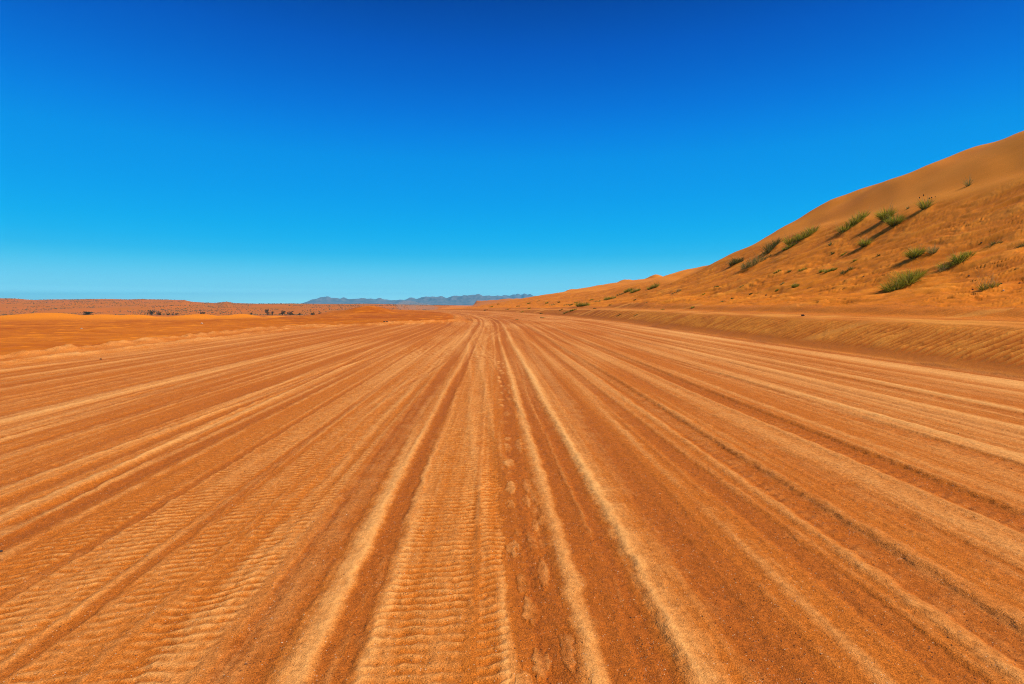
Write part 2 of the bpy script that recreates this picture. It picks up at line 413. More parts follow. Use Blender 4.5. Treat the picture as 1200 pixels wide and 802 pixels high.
def N(nt, typ, **kw):
    n = nt.nodes.new(typ)
    for k, v in kw.items():
        if k in n.inputs: n.inputs[k].default_value = v
        else: setattr(n, k, v)
    return n

def mixc(nt, fac, a, b, blend='MIX'):
    n = nt.nodes.new('ShaderNodeMix'); n.data_type = 'RGBA'; n.blend_type = blend
    for sock, v in ((n.inputs[0], fac), (n.inputs[6], a), (n.inputs[7], b)):
        if isinstance(v, (int, float)): sock.default_value = v
        elif isinstance(v, tuple): sock.default_value = (*v, 1) if len(v) == 3 else v
        else: nt.links.new(v, sock)
    return n.outputs[2]

def mathn(nt, op, a, b=None, clamp=False):
    n = nt.nodes.new('ShaderNodeMath'); n.operation = op; n.use_clamp = clamp
    for i, v in enumerate((a, b)):
        if v is None: continue
        if isinstance(v, (int, float)): n.inputs[i].default_value = v
        else: nt.links.new(v, n.inputs[i])
    return n.outputs[0]

def mapr(nt, v, a, b, c, d):
    n = nt.nodes.new('ShaderNodeMapRange')
    nt.links.new(v, n.inputs[0])
    for i, q in enumerate((a, b, c, d)): n.inputs[i + 1].default_value = q
    return n.outputs[0]

def sand_mat(name, mid, pale, dark, grain=.35, speck=.0, bump=.35, hue_scale=.25, hue=(1, 1, 1), ripples=None):
    m, nt, b = new_mat(name); L = nt.links
    tc = nt.nodes.new('ShaderNodeTexCoord'); P = tc.outputs['Object']
    ap = N(nt, 'ShaderNodeAttribute', attribute_name='pale').outputs['Fac']
    ad = N(nt, 'ShaderNodeAttribute', attribute_name='dark').outputs['Fac']
    def noi(sc, det=2, rough=.55):
        n = N(nt, 'ShaderNodeTexNoise'); n.inputs['Scale'].default_value = sc; n.inputs['Detail'].default_value = det
        n.inputs['Roughness'].default_value = rough; L.new(P, n.inputs['Vector']); return n.outputs['Fac']
    n_fine = noi(170, 2, .6); n_mid = noi(26, 3); n_hue = noi(hue_scale, 3); n_tiny = noi(420, 1)
    # crisp edge noise makes the drifts of loose sand break up at their borders
    dp = mathn(nt, 'MULTIPLY_ADD', n_mid, .5); nt.nodes[-1].inputs[2].default_value = -.25
    pm = mathn(nt, 'ADD', ap, mathn(nt, 'MULTIPLY', dp, mapr(nt, ap, 0, .35, .15, .8)), True)
    dm = mathn(nt, 'ADD', ad, mathn(nt, 'MULTIPLY', dp, mapr(nt, ad, 0, .35, .15, .9)), True)
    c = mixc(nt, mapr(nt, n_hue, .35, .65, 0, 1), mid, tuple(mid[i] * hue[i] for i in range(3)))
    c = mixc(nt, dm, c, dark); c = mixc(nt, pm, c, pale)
    # grain: single sand grains and grit a few millimetres across
    g = mapr(nt, n_fine, .30, .70, 1 - grain, 1 + grain)
    g2 = mapr(nt, n_tiny, .3, .7, 1 - grain * .7, 1 + grain * .7)
    g3 = mapr(nt, n_mid, .3, .7, 1 - grain * .35, 1 + grain * .35)
    gg = mathn(nt, 'MULTIPLY', mathn(nt, 'MULTIPLY', g, g2), g3)
    soft = nt.nodes.new('ShaderNodeMix'); soft.data_type = 'FLOAT'; L.new(mathn(nt, 'MULTIPLY', pm, .62), soft.inputs[0]); L.new(gg, soft.inputs[2]); soft.inputs[3].default_value = 1.0
    gg = soft.outputs[0]
    cc = nt.nodes.new('ShaderNodeVectorMath'); cc.operation = 'SCALE'
    L.new(c, cc.inputs[0]); L.new(gg, cc.inputs['Scale']); c = cc.outputs[0]
    if speck > 0:
        vo = N(nt, 'ShaderNodeTexVoronoi'); vo.inputs['Scale'].default_value = 95; L.new(P, vo.inputs['Vector'])
        rnd = nt.nodes.new('ShaderNodeSeparateColor'); L.new(vo.outputs['Color'], rnd.inputs[0])
        near = mapr(nt, vo.outputs['Distance'], .22, .30, 1, 0)
        lit = mathn(nt, 'MULTIPLY', near, mathn(nt, 'GREATER_THAN', rnd.outputs[0], 1 - speck))
        drk = mathn(nt, 'MULTIPLY', near, mathn(nt, 'LESS_THAN', rnd.outputs[0], speck * 2.2))
        keep = mapr(nt, pm, .3, .8, 1, .25)
        c = mixc(nt, mathn(nt, 'MULTIPLY', lit, keep), c, (.62, .42, .26)); c = mixc(nt, mathn(nt, 'MULTIPLY', drk, keep), c, (.14, .055, .02))
    L.new(c, b.inputs['Base Color'])
    hgt = mathn(nt, 'ADD', mathn(nt, 'MULTIPLY', n_fine, .35), n_mid)
    if ripples:
        sc, ang, amt = ripples
        mp = N(nt, 'ShaderNodeMapping'); mp.inputs['Rotation'].default_value = (0, 0, ang); L.new(P, mp.inputs['Vector'])
        wv = N(nt, 'ShaderNodeTexWave'); wv.inputs['Scale'].default_value = sc; wv.inputs['Distortion'].default_value = 4
        wv.inputs['Detail'].default_value = 2; wv.inputs['Detail Scale'].default_value = .6; L.new(mp.outputs[0], wv.inputs['Vector'])
        hgt = mathn(nt, 'ADD', hgt, mathn(nt, 'MULTIPLY', wv.outputs['Fac'], amt))
    bp = N(nt, 'ShaderNodeBump'); bp.inputs['Strength'].default_value = bump; bp.inputs['Distance'].default_value = .02
    L.new(hgt, bp.inputs['Height']); L.new(bp.outputs[0], b.inputs['Normal'])
    return m

def plant_mat(name, a, bcol, trans=.38):
    """green to straw by a random value carried by each blade or leaf"""
    m, nt, b = new_mat(name); L = nt.links
    at = N(nt, 'ShaderNodeAttribute', attribute_name='rnd').outputs['Fac']
    c = mixc(nt, at, a, bcol); L.new(c, b.inputs['Base Color']); b.inputs['Roughness'].default_value = .7
    tr = nt.nodes.new('ShaderNodeBsdfTranslucent'); L.new(c, tr.inputs[0])
    mx = nt.nodes.new('ShaderNodeMixShader'); mx.inputs[0].default_value = trans
    L.new(b.outputs[0], mx.inputs[1]); L.new(tr.outputs[0], mx.inputs[2])
    L.new(mx.outputs[0], nt.nodes['Material Output'].inputs['Surface'])
    return m

M = {}
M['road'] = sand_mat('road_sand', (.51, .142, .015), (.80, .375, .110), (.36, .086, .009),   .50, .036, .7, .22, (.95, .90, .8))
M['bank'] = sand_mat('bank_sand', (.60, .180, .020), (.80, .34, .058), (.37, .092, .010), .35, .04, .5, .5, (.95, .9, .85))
M['dune'] = sand_mat('dune_sand', (.68, .200, .013), (.82, .31, .036), (.43, .100, .005), .28, 0, .35, .12, (.92, .88, .8), ripples=(1.1, .9, .35))
M['plain'] = sand_mat('plain_sand', (.55, .150, .006), (.84, .265, .012), (.38, .080, .002), .30, .03, .5, .06, (.96, .9, .85))
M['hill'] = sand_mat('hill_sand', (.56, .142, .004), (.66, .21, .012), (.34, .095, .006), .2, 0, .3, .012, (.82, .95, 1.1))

def rock_mat(name, col, col2, sc):
    m, nt, b = new_mat(name); L = nt.links
    tc = nt.nodes.new('ShaderNodeTexCoord')
    n = N(nt, 'ShaderNodeTexNoise'); n.inputs['Scale'].default_value = sc; n.inputs['Detail'].default_value = 6; L.new(tc.outputs['Object'], n.inputs['Vector'])
    c = mixc(nt, mapr(nt, n.outputs['Fac'], .35, .65, 0, 1), col, col2); L.new(c, b.inputs['Base Color'])
    bp = N(nt, 'ShaderNodeBump'); bp.inputs['Strength'].default_value = .5; bp.inputs['Distance'].default_value = .2 / sc; L.new(n.outputs['Fac'], bp.inputs['Height']); L.new(bp.outputs[0], b.inputs['Normal'])
    return m
M['mountain'] = rock_mat('mountain_rock', (.26, .215, .20), (.14, .12, .115), .006)
M['stone_dark'] = rock_mat('dark_stone', (.035, .028, .026), (.07, .05, .04), 14)
M['stone_pale'] = rock_mat('pale_stone', (.62, .55, .46), (.45, .37, .29), 14)
M['bark'] = rock_mat('bark', (.09, .06, .04), (.05, .035, .025), 4)

def pebble_mat():
    m, nt, b = new_mat('pebbles'); L = nt.links
    at = N(nt, 'ShaderNodeAttribute', attribute_name='rnd').outputs['Fac']
    r = nt.nodes.new('ShaderNodeValToRGB'); L.new(at, r.inputs[0])
    e = r.color_ramp.elements
    e[0].position = 0; e[0].color = (.10, .045, .02, 1); e[1].position = 1; e[1].color = (.80, .66, .52, 1)
    for p, c in ((.35, (.28, .10, .035, 1)), (.6, (.46, .19, .07, 1)), (.85, (.62, .36, .18, 1))):
        q = e.new(p); q.color = c
    L.new(r.outputs[0], b.inputs['Base Color']); b.inputs['Roughness'].default_value = .7
    return m
M['pebble'] = pebble_mat()
M['grass'] = plant_mat('tussock_green', (.075, .095, .007), (.66, .58, .06))
M['grass_dark'] = plant_mat('tussock_dark', (.07, .078, .014), (.25, .21, .045))
M['grass_pale'] = plant_mat('tussock_pale', (.16, .16, .035), (.42, .35, .11))
M['straw'] = plant_mat('dry_stalk', (.42, .27, .09), (.56, .40, .17))
M['seed'] = plant_mat('seed_head', (.05, .03, .015), (.09, .05, .02), .05)
M['leaf'] = plant_mat('acacia_leaf', (.028, .036, .016), (.055, .062, .026), .15)
M['scrub'] = plant_mat('far_scrub', (.06, .065, .03), (.15, .12, .05), .1)

# ------------------------------------------------------------------ the land, one sheet cut into its named pieces
def build_land():
    t_in = np.arange(-1.02, 1.02 + 1e-9, .00175)
    out = [1.02]
    st = .0025
    while out[-1] < 2.7:
        out.append(out[-1] + st); st *= 1.045
    out = np.array(out[1:])
    t = np.concatenate([-out[::-1], t_in, out])
    d = [1.25]
    while d[-1] < 16300:
        q = d[-1]
        d.append(q * (1 + (.0026 * max(q / 2.4, .6) ** .28 if not 12 < q < 120 else .0038)))
        if q > 2600: d[-1] = q * 1.03
    back = -np.geomspace(.02, 30, 40)[::-1]
    mid = np.linspace(0, 1.25, 70)[:-1]
    d = np.concatenate([back, mid, np.array(d)])
    W = np.where(d > 0, np.sqrt(d * d + 2.0), 1.41 + np.abs(d) * .8)
    sc = np.minimum(1, 16300 / (2.7 * W))
    X = t[None, :] * (W * sc)[:, None]; Y = np.repeat(d[:, None], len(t), 1)
    Z, PA, DK = height(X, Y)
    nr, nc = X.shape
    U = X - road_x(Y)
    idx = np.arange(nr * nc).reshape(nr, nc)
    F = np.stack([idx[:-1, :-1], idx[:-1, 1:], idx[1:, 1:], idx[1:, :-1]], -1).reshape(-1, 4)
    uc = (U[:-1, :-1] + U[1:, 1:]).ravel() / 2; yc = (Y[:-1, :-1] + Y[1:, 1:]).ravel() / 2
    V = np.stack([X.ravel(), Y.ravel(), Z.ravel()], -1)
    PA = PA.ravel(); DK = DK.ravel()
    region = np.full(len(F), 0)                                   # plain
    region[(uc > left_edge(yc) - .5) & (uc < 11.55) & (yc < 300)] = 1          # road
    region[(uc >= 11.55) & (yc < 300)] = 2                        # bank
    region[(uc >= 18.0)] = 3                                      # dune
    region[(uc >= 11.55) & (yc >= 300)] = 3
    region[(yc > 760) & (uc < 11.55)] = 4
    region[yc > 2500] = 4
    for k, nm, mt in ((0, 'ground', 'plain'), (1, 'road', 'road'), (2, 'embankment', 'bank'), (3, 'dune', 'dune'), (4, 'hills', 'hill')):
        f = F[region == k]
        used = np.zeros(len(V), bool); used[f.ravel()] = True
        remap = np.cumsum(used) - 1
        me = mesh_quads(nm, V[used], remap[f], M[mt], True, {'pale': PA[used], 'dark': DK[used]})
        tag(link(nm, me), kind='structure')
    return float(Z.min())
ZMIN = build_land()

# ------------------------------------------------------------------ mountains on the horizon
def mountains(name, dist, pts, depth, seed):
    px = np.array([p[0] for p in pts], float); py = np.array([p[1] for p in pts], float)
    nx, ny = 420, 60
    gx = np.linspace(px[0], px[-1], nx); v = np.linspace(0, 1, ny)
    top = CAM_H + (HOR - np.interp(gx, px, py)) / FPX * dist
    X = ((gx - 600) / FPX * dist)[None, :].repeat(ny, 0)
    Y = (dist + (v - .5) * depth)[:, None].repeat(nx, 1)
    prof = np.where(v < .5, (v / .5) ** 1.25, ((1 - v) / .5) ** 1.1)[:, None]
    rn = 1 - np.abs(fbm(X / 300, Y / 800, seed, 5, .6))
    edge = prof * (1 - prof) * 4
    base = -16
    hgt = (top[None, :] - base) * prof
    Z = base + hgt * (1 - .42 * edge * np.clip(1.1 - rn, 0, 1)) + (1 - edge) * prof * (noise(X / 130, X * 0, seed + 3) * .16 * (top[None, :] - base))
    idx = np.arange(nx * ny).reshape(ny, nx)
    F = np.stack([idx[:-1, :-1], idx[:-1, 1:], idx[1:, 1:], idx[1:, :-1]], -1).reshape(-1, 4)
    me = mesh_quads(name, np.stack([X.ravel(), Y.ravel(), Z.ravel()], -1), F, M['mountain'], True)
    return tag(link(name, me), kind='structure')
mountains('mountains', 12000, [(340, 358), (352, 356.5), (360, 353.5), (372, 349.5), (378, 347.6), (382, 347), (388, 348.6), (394, 349.6), (399, 350), (403, 348.7), (408, 350), (414, 350.6), (422, 349.6), (430, 349.2), (438, 350.6), (446, 349.8), (453, 351), (460, 352), (468, 351.3), (476, 350.6), (483, 349.0), (490, 349.8), (497, 347.8), (503, 346.8), (509, 348), (516, 347.4), (523, 348.6), (530, 347.2), (538, 346), (546, 346.4), (553, 345.4), (560, 345), (566, 346), (573, 346.2), (580, 347), (588, 346.4), (597, 348), (606, 348.6), (618, 350), (640, 352), (680, 355), (720, 358)], 2200, 401)
mountains('mountains', 15000, [(540, 358), (570, 351), (588, 346.5), (598, 345.6), (606, 344.2), (612, 345), (620, 344.4), (630, 347), (650, 347), (690, 352), (740, 357)], 1800, 431)

# ------------------------------------------------------------------ plants
def blade_mesh(name, rs, n, rx, ry, h, mat, width=.03, spread=.75, jit=.25, droop=.25, hv=(.55, 1.1), base=None, slope=None, wind=(0, 0)):
    """n thin tapering blades rooted in an ellipse rx by ry; slope(x,y) gives the local ground"""
    th = rs.uniform(0, 2 * np.pi, n); rr = np.sqrt(rs.uniform(0, 1, n))
    bx = rx * rr * np.cos(th); by = ry * rr * np.sin(th)
    if base is not None:
        k = rs.integers(0, len(base), n); b = np.array(base)[k]
        bx = bx * b[:, 2] + b[:, 0]; by = by * b[:, 2] + b[:, 1]; hs = b[:, 3]
    else: hs = 1
    bz = slope(bx, by) if slope else np.zeros(n)
    az = th + rs.normal(0, .6, n)
    tilt = spread * rr * rs.uniform(.5, 1.15, n) + np.abs(rs.normal(0, jit, n))
    L = h * rs.uniform(hv[0], hv[1], n) * (1 - .25 * rr) * hs
    dr = droop * rs.uniform(.2, 1.2, n)
    rows = []
    wd = width * rs.uniform(.6, 1.3, n)
    face = rs.uniform(0, np.pi, n); sx = np.cos(face); sy = np.sin(face)
    for tt, ww in ((0, .7), (.35, 1.0), (.7, .75), (1.0, .12)):
        hor = L * (np.sin(tilt) * tt + dr * tt * tt); ver = L * (np.cos(tilt) * tt - .45 * dr * tt * tt)
        cx = bx + hor * np.cos(az) + wind[0] * L * tt * tt; cy = by + hor * np.sin(az) + wind[1] * L * tt * tt; cz = bz - .02 + ver
        for sg in (-1, 1):
            rows.append(np.stack([cx + sg * sx * wd * ww / 2, cy + sg * sy * wd * ww / 2, cz], -1))
    V = np.stack(rows, 1)                       # n, 8, 3
    o = (np.arange(n) * 8)[:, None]
    F = np.concatenate([o + np.array([[0, 1, 3, 2]]), o + np.array([[2, 3, 5, 4]]), o + np.array([[4, 5, 7, 6]])], 0)
    rnd = np.clip(rs.beta(1.4, 1.5, n)[:, None] * np.array([.2, .2, .55, .55, .9, .9, 1.2, 1.2])[None], 0, 1).ravel()   # tips bleach to straw
    return mesh_quads(name, V.reshape(-1, 3), F, mat, False, {'rnd': rnd}), np.stack(rows, 1)[:, 6]

def octa(rs, P, size, rnd, squash=.7):
    n = len(P)
    q = np.array([[1, 0, 0], [-1, 0, 0], [0, 1, 0], [0, -1, 0], [0, 0, 1], [0, 0, -1]], float)
    V = q[None] * rs.uniform(.55, 1.2, (n, 6, 3)) + rs.normal(0, .18, (n, 6, 3))
    V[:, :, 2] *= squash
    V = V * size[:, None, None] + P[:, None, :]
    f = np.array([[0, 2, 4], [2, 1, 4], [1, 3, 4], [3, 0, 4], [2, 0, 5], [1, 2, 5], [3, 1, 5], [0, 3, 5]])
    F = (f[None] + (np.arange(n) * 6)[:, None, None]).reshape(-1, 3)
    return V.reshape(-1, 3), F, np.repeat(rnd, 6)

def local_slope(x0, y0, z0):
    g = height(np.array([x0 - .4, x0 + .4, x0, x0]), np.array([y0, y0, y0 - .4, y0 + .4]))[0]
    gx = (g[1] - g[0]) / .8; gy = (g[3] - g[2]) / .8
    return lambda bx, by: gx * bx + gy * by

# photo column and row of the foot, width and height in photo pixels, kind, label
GRP = 'grass tussocks on the dune slope'
TUSS = [
    (1000, 264, 30, 15, 'green', 'broad green tussock with dry stalks on its left, highest wide clump under the dune crest'),
    (1038.5, 257, 13, 17, 'green', 'olive round tussock touching the darker one on its lower right, high on the dune'),
    (1049, 263, 15, 15, 'green', 'dense dark green tussock on the lower right of its olive twin, high on the dune'),
    (1084.5, 244.5, 12, 16, 'seed', 'upright tussock with dark seed heads and a long shadow, on smooth upper sand'),
    (1135, 218, 7, 13, 'thin', 'thin stalky tussock alone near the top of the dune'),
    (1014, 288, 12, 11, 'green', 'small olive tussock with one dark leaning stem beside it'),
    (1073, 301, 17, 15, 'green', 'bushy green tussock left of a smaller sandy topped one, on a hummock'),
    (1093, 297, 13, 11, 'dry', 'small tussock with straw tips right of a bushier green one on a hummock'),
    (1119, 307, 34, 15, 'green', 'long bright green tussock climbing to the right on the lower dune'),
    (1063, 334, 42, 24, 'lush', 'largest spiky green tussock low on the dune, fan shaped'),
    (1161, 337, 20, 13, 'drytall', 'pale tussock with tall dry straw stalks at the foot of the dune'),
    (1168, 286, 18, 6, 'low', 'flat dark creeping shrub right of the long bright tussock'),
    (1197, 289, 14, 6, 'low', 'dark low shrub cut by the right edge of the photo'),
    (1106, 317, 12, 7, 'dry', 'sparse straw coloured tuft just under the long bright tussock'),
    (993, 318, 15, 7, 'low', 'dark flat shrub left of the largest spiky tussock'),
    (973, 318, 10, 6, 'green', 'small green tuft next to the dark flat shrub'),
    (963, 319, 6, 5, 'green', 'tiny tuft at the left of a small green tuft and a dark flat shrub'),
    (904, 292, 19, 13, 'darkgreen', 'dark slanting bush between the long pale one and the long green one'),
    (939, 280, 32, 13, 'green', 'long green slanting tussock below the steep sand face'),
    (926, 290, 13, 6, 'green', 'low green strip just under the long slanting tussock'),
    (880, 312, 26, 14, 'pale', 'long pale grey green shrub lying down the slope'),
    (901, 301, 8, 4, 'low', 'small dark shrub right of the long pale grey green one'),
    (863, 309, 15, 10, 'darkgreen', 'dark bush nearest the skyline where the dune dips'),
    (1064, 245, 3, 5, 'thin', 'tiny single sprig between the tussock pair and the seeded tussock'),
    (973, 288, 3, 7, 'thin', 'thin upright sprig under the highest wide clump'),
    (911, 319, 7, 4, 'green', 'small tuft leftmost of three in a row under the long green tussock'),
    (925, 319, 5, 4, 'darkgreen', 'small dark tuft in the middle of three in a row'),
    (940, 317, 9, 4, 'green', 'small flat tuft rightmost of three in a row'),
    (932, 337, 7, 6, 'green', 'small tuft with twigs on the scoured lower slope below three tufts'),
    (765, 338, 10, 7, 'green', 'round green bush alone near the end of the bush row, uppermost there'),
    (745, 342, 9, 5, 'green', 'right bush of a touching pair in the distant bush row'),
    (736, 342, 8, 5, 'green', 'left bush of a touching pair in the distant bush row'),
    (727, 346, 8, 4, 'pale', 'low pale bush just below the touching pair of the bush row'),
    (714, 351, 12, 5, 'green', 'wide bush in the middle of the distant bush row'),
    (701, 354, 8, 4, 'pale', 'pale bush between two wide bushes of the distant bush row'),
    (683, 359, 12, 7, 'green', 'widest bush low in the distant bush row'),
    (715, 358, 4, 3, 'low', 'tiny dark tuft below the middle of the bush row'),
    (795, 342, 6, 4, 'dry', 'dry brownish tuft on open sand right of the bush row'),
]
# small tufts too alike to tell apart
SMALL = [(988, 299, 6, 3), (976, 298, 4, 4), (917, 333, 5, 3), (911, 341, 4, 3), (840, 337, 5, 3), (846, 354, 5, 3), (812, 361, 4, 3), (858, 351, 3, 3), (869, 336, 4, 2),
         (672, 364, 7, 3), (669, 358, 5, 3), (664, 358, 6, 3), (676, 355, 5, 3), (655, 355, 4, 3), (647, 358, 6, 3), (641, 356, 4, 3), (657, 364, 4, 2),
         (663, 367, 5, 3), (693, 352, 4, 2), (725, 370, 5, 2), (745, 370, 4, 2), (777, 363, 4, 2), (744, 352, 3, 2), (789, 344, 4, 2), (840, 337, 4, 2), (607, 359.5, 4, 2), (595, 363, 5, 2),
         (576, 360, 4, 2), (569, 364, 4, 2), (636, 373, 5, 2.5), (620, 356, 4, 2), (634, 368, 3, 2), (606, 375, 3, 1.5), (620, 362, 3, 2), (584, 357, 3, 1.5), (631, 353, 3, 1.5), (612, 366, 3, 1.5),
         (697, 362, 3, 2), (757, 356, 3, 2), (825, 345, 3, 2), (880, 345, 4, 2.5), (948, 338, 4, 2.5), (1002, 306, 4, 3), (1030, 300, 3, 3)]
KINDS = {   # material, blades, width factor, spread, straw share
    'green': ('grass', 620, 1.0), 'lush': ('grass', 1400, 1.0), 'seed': ('grass', 200, 1.0), 'thin': ('grass_pale', 60, 1.2), 'dry': ('grass_pale', 120, .9),
    'drytall': ('grass', 190, .9), 'low': ('grass_dark', 240, 1.0), 'darkgreen': ('grass_dark', 380, 1.0), 'pale': ('grass_pale', 300, 1.0)}

def tussock(i, px, py, w, h, kind, label, group):
    p = hit(px, py)
    if p is None: return
    x0, y0, z0 = p
    rs = np.random.default_rng(1000 + i)
    mpp = y0 / FPX
    W = w * mpp; H = h * mpp
    mat, nb, wf = KINDS[kind]
    small = w * h < 40
    sl = local_slope(x0, y0, z0)
    # wide clumps are several crowns set along the slope
    base = None
    rx = W * .30; ry = W * .22
    if w / h > 1.35:
        k = max(2, int(round(w / h * 1.8)))
        base = [((j + .5) / k * W - W / 2 + rs.normal(0, .04 * W), rs.normal(0, .10 * W), 1.0, rs.uniform(.7, 1.12)) for j in range(k)]
        rx = W / k * .55; ry = W / k * .6
    hh = H * 1.10 * (1.0 if kind not in ('drytall',) else .75)
    if small: nb = max(24, nb // 5)
    elif w * h < 140: nb = int(nb * .6)
    bw = max(.018, min(.05, mpp * .42)) * wf
    sprd = {'low': 1.15, 'thin': .35, 'seed': .5, 'lush': .95, 'green': .82}.get(kind, .7)
    me, tips = blade_mesh('blades', rs, nb, rx, ry, hh, M[mat], bw * .85, sprd, .26, .22, (.45, 1.02), base, sl, (-.02, .01))
    if small and kind not in ('dry',):
        o = link('grass_tuft', me, None, (x0, y0, z0)); tag(o, label, 'grass tuft', group); return
    root = tag(link('grass_tussock' if kind not in ('low', 'darkgreen', 'pale') else 'desert_shrub', None, None, (x0, y0, z0)), label, 'tussock' if kind not in ('low', 'darkgreen', 'pale') else 'shrub', group)
    link('blades' if kind not in ('low', 'darkgreen', 'pale') else 'foliage', me, root)
    ns = {'green': 26, 'lush': 40, 'seed': 14, 'thin': 8, 'dry': 60, 'drytall': 60, 'low': 8, 'darkgreen': 12, 'pale': 24}[kind]
    hs = {'drytall': 2.4, 'thin': 1.25, 'dry': 1.3, 'low': 1.0, 'seed': 1.12}.get(kind, 1.38)
    me2, _ = blade_mesh('dry_stalks', rs, ns, rx * .9, ry * .9, hh * hs, M['straw'], bw * (1.3 if kind == 'seed' else .62), sprd * .6, .12, .12, (.5, 1.1), base, sl, (-.05, .02))
    link('dry_foliage', me2, root)
    if kind == 'seed':
        for j in range(5):
            V, F, rn = octa(rs, tips[np.argsort(-tips[:, 2])][j:j + 1], np.array([.07]), np.array([.5]), 1.3)
            link('seed_head', mesh_quads('seed_head', V, F, M['seed'], False, {'rnd': rn}), root)
for i, tdef in enumerate(TUSS):
    tussock(i, *tdef, GRP)
for i, (px, py, w, h) in enumerate(SMALL):
    kd = ('green', 'darkgreen', 'pale')[i % 3]
    far = px < 790
    tussock(200 + i, px, py, w, h, kd, 'tiny green tuft scattered on the distant low end of the dune' if far else 'tiny twiggy tuft on the scoured sand of the lower dune',
            'tiny tufts at the far end of the dune' if far else 'tiny tufts on the lower dune')

# ------------------------------------------------------------------ acacias on the plain
def tube(pts, rad, seg=6):
    V = []; F = []
    for i, (p, r) in enumerate(zip(pts, rad)):
        for k in range(seg):
            a = 2 * np.pi * k / seg
            V.append((p[0] + r * np.cos(a), p[1] + r * np.sin(a), p[2]))
    for i in range(len(pts) - 1):
        for k in range(seg):
            F.append((i * seg + k, i * seg + (k + 1) % seg, (i + 1) * seg + (k + 1) % seg, (i + 1) * seg + k))
    return V, F

def tree(i, px, foot, w, h, dist, flat, label, cat='tree', name='acacia_tree', group='acacia trees out on the plain'):
    rs = np.random.default_rng(5000 + i)
    x0 = (px - 600) / FPX * dist; z0 = ground_z(x0, dist)
    W = w / FPX * dist; H = max(h / FPX * dist, CAM_H - (foot - h - HOR) / FPX * dist - z0)
    row = HOR - (z0 - CAM_H) / dist * FPX
    hpx = min(max(h * 1.1, row - (foot - h)), h * (1.3 if flat else 1.12)); H = hpx / FPX * dist; lo = max(0, 1 - h * 1.15 / hpx)
    root = tag(link(name, None, None, (x0, dist, z0)), label, cat, group)
    V, F = [], []
    nl = 5
    for k in range(nl):
        a = 2 * np.pi * k / nl + rs.uniform(-.4, .4); r = W * .3 * rs.uniform(.6, 1.1)
        pts = [(0, 0, -.1), (.04 * W * np.cos(a), .04 * W * np.sin(a), H * .3), (r * .55 * np.cos(a), r * .55 * np.sin(a), H * .55), (r * np.cos(a), r * np.sin(a), H * .8)]
        v, f = tube(pts, [.05 * H, .035 * H, .025 * H, .012 * H])
        o = len(V); V += v; F += [tuple(q + o for q in ff) for ff in f]
    link('trunk', mesh_quads('trunk', np.array(V), np.array(F), M['bark'], True), root)
    n = 420
    nc = 13
    cth = rs.uniform(0, 2 * np.pi, nc); cr = np.sqrt(rs.uniform(0, 1, nc)) * .40 * W
    cz = H * (lo + (.92 - lo) * rs.uniform(.15, .95, nc)) - (cr / (.5 * W)) ** 2 * H * .08
    k = rs.integers(0, nc, n)
    sp = rs.normal(0, 1, (n, 3)); sp /= np.linalg.norm(sp, axis=1)[:, None]; sp *= rs.uniform(.3, 1, (n, 1)) ** .5
    C = np.stack([cr[k] * np.cos(cth[k]) + sp[:, 0] * W * .16, cr[k] * np.sin(cth[k]) + sp[:, 1] * W * .16, cz[k] + sp[:, 2] * H * (.13 if flat else .2)], -1)
    C[:, 2] = np.clip(C[:, 2], H * max(lo * .9, .04), H)
    s = .045 * W * rs.uniform(.6, 1.3, n)
    a1 = rs.normal(0, 1, (n, 3)); a1 /= np.linalg.norm(a1, axis=1)[:, None]
    a2 = np.cross(a1, rs.normal(0, 1, (n, 3))); a2 /= np.linalg.norm(a2, axis=1)[:, None]
    Q = np.stack([C - a1 * s[:, None], C - a2 * s[:, None] * .7, C + a1 * s[:, None], C + a2 * s[:, None] * .7], 1)
    link('crown', mesh_quads('crown', Q.reshape(-1, 3), np.arange(n * 4).reshape(n, 4), M['leaf'], False, {'rnd': np.repeat(rs.uniform(0, 1, n), 4)}), root)

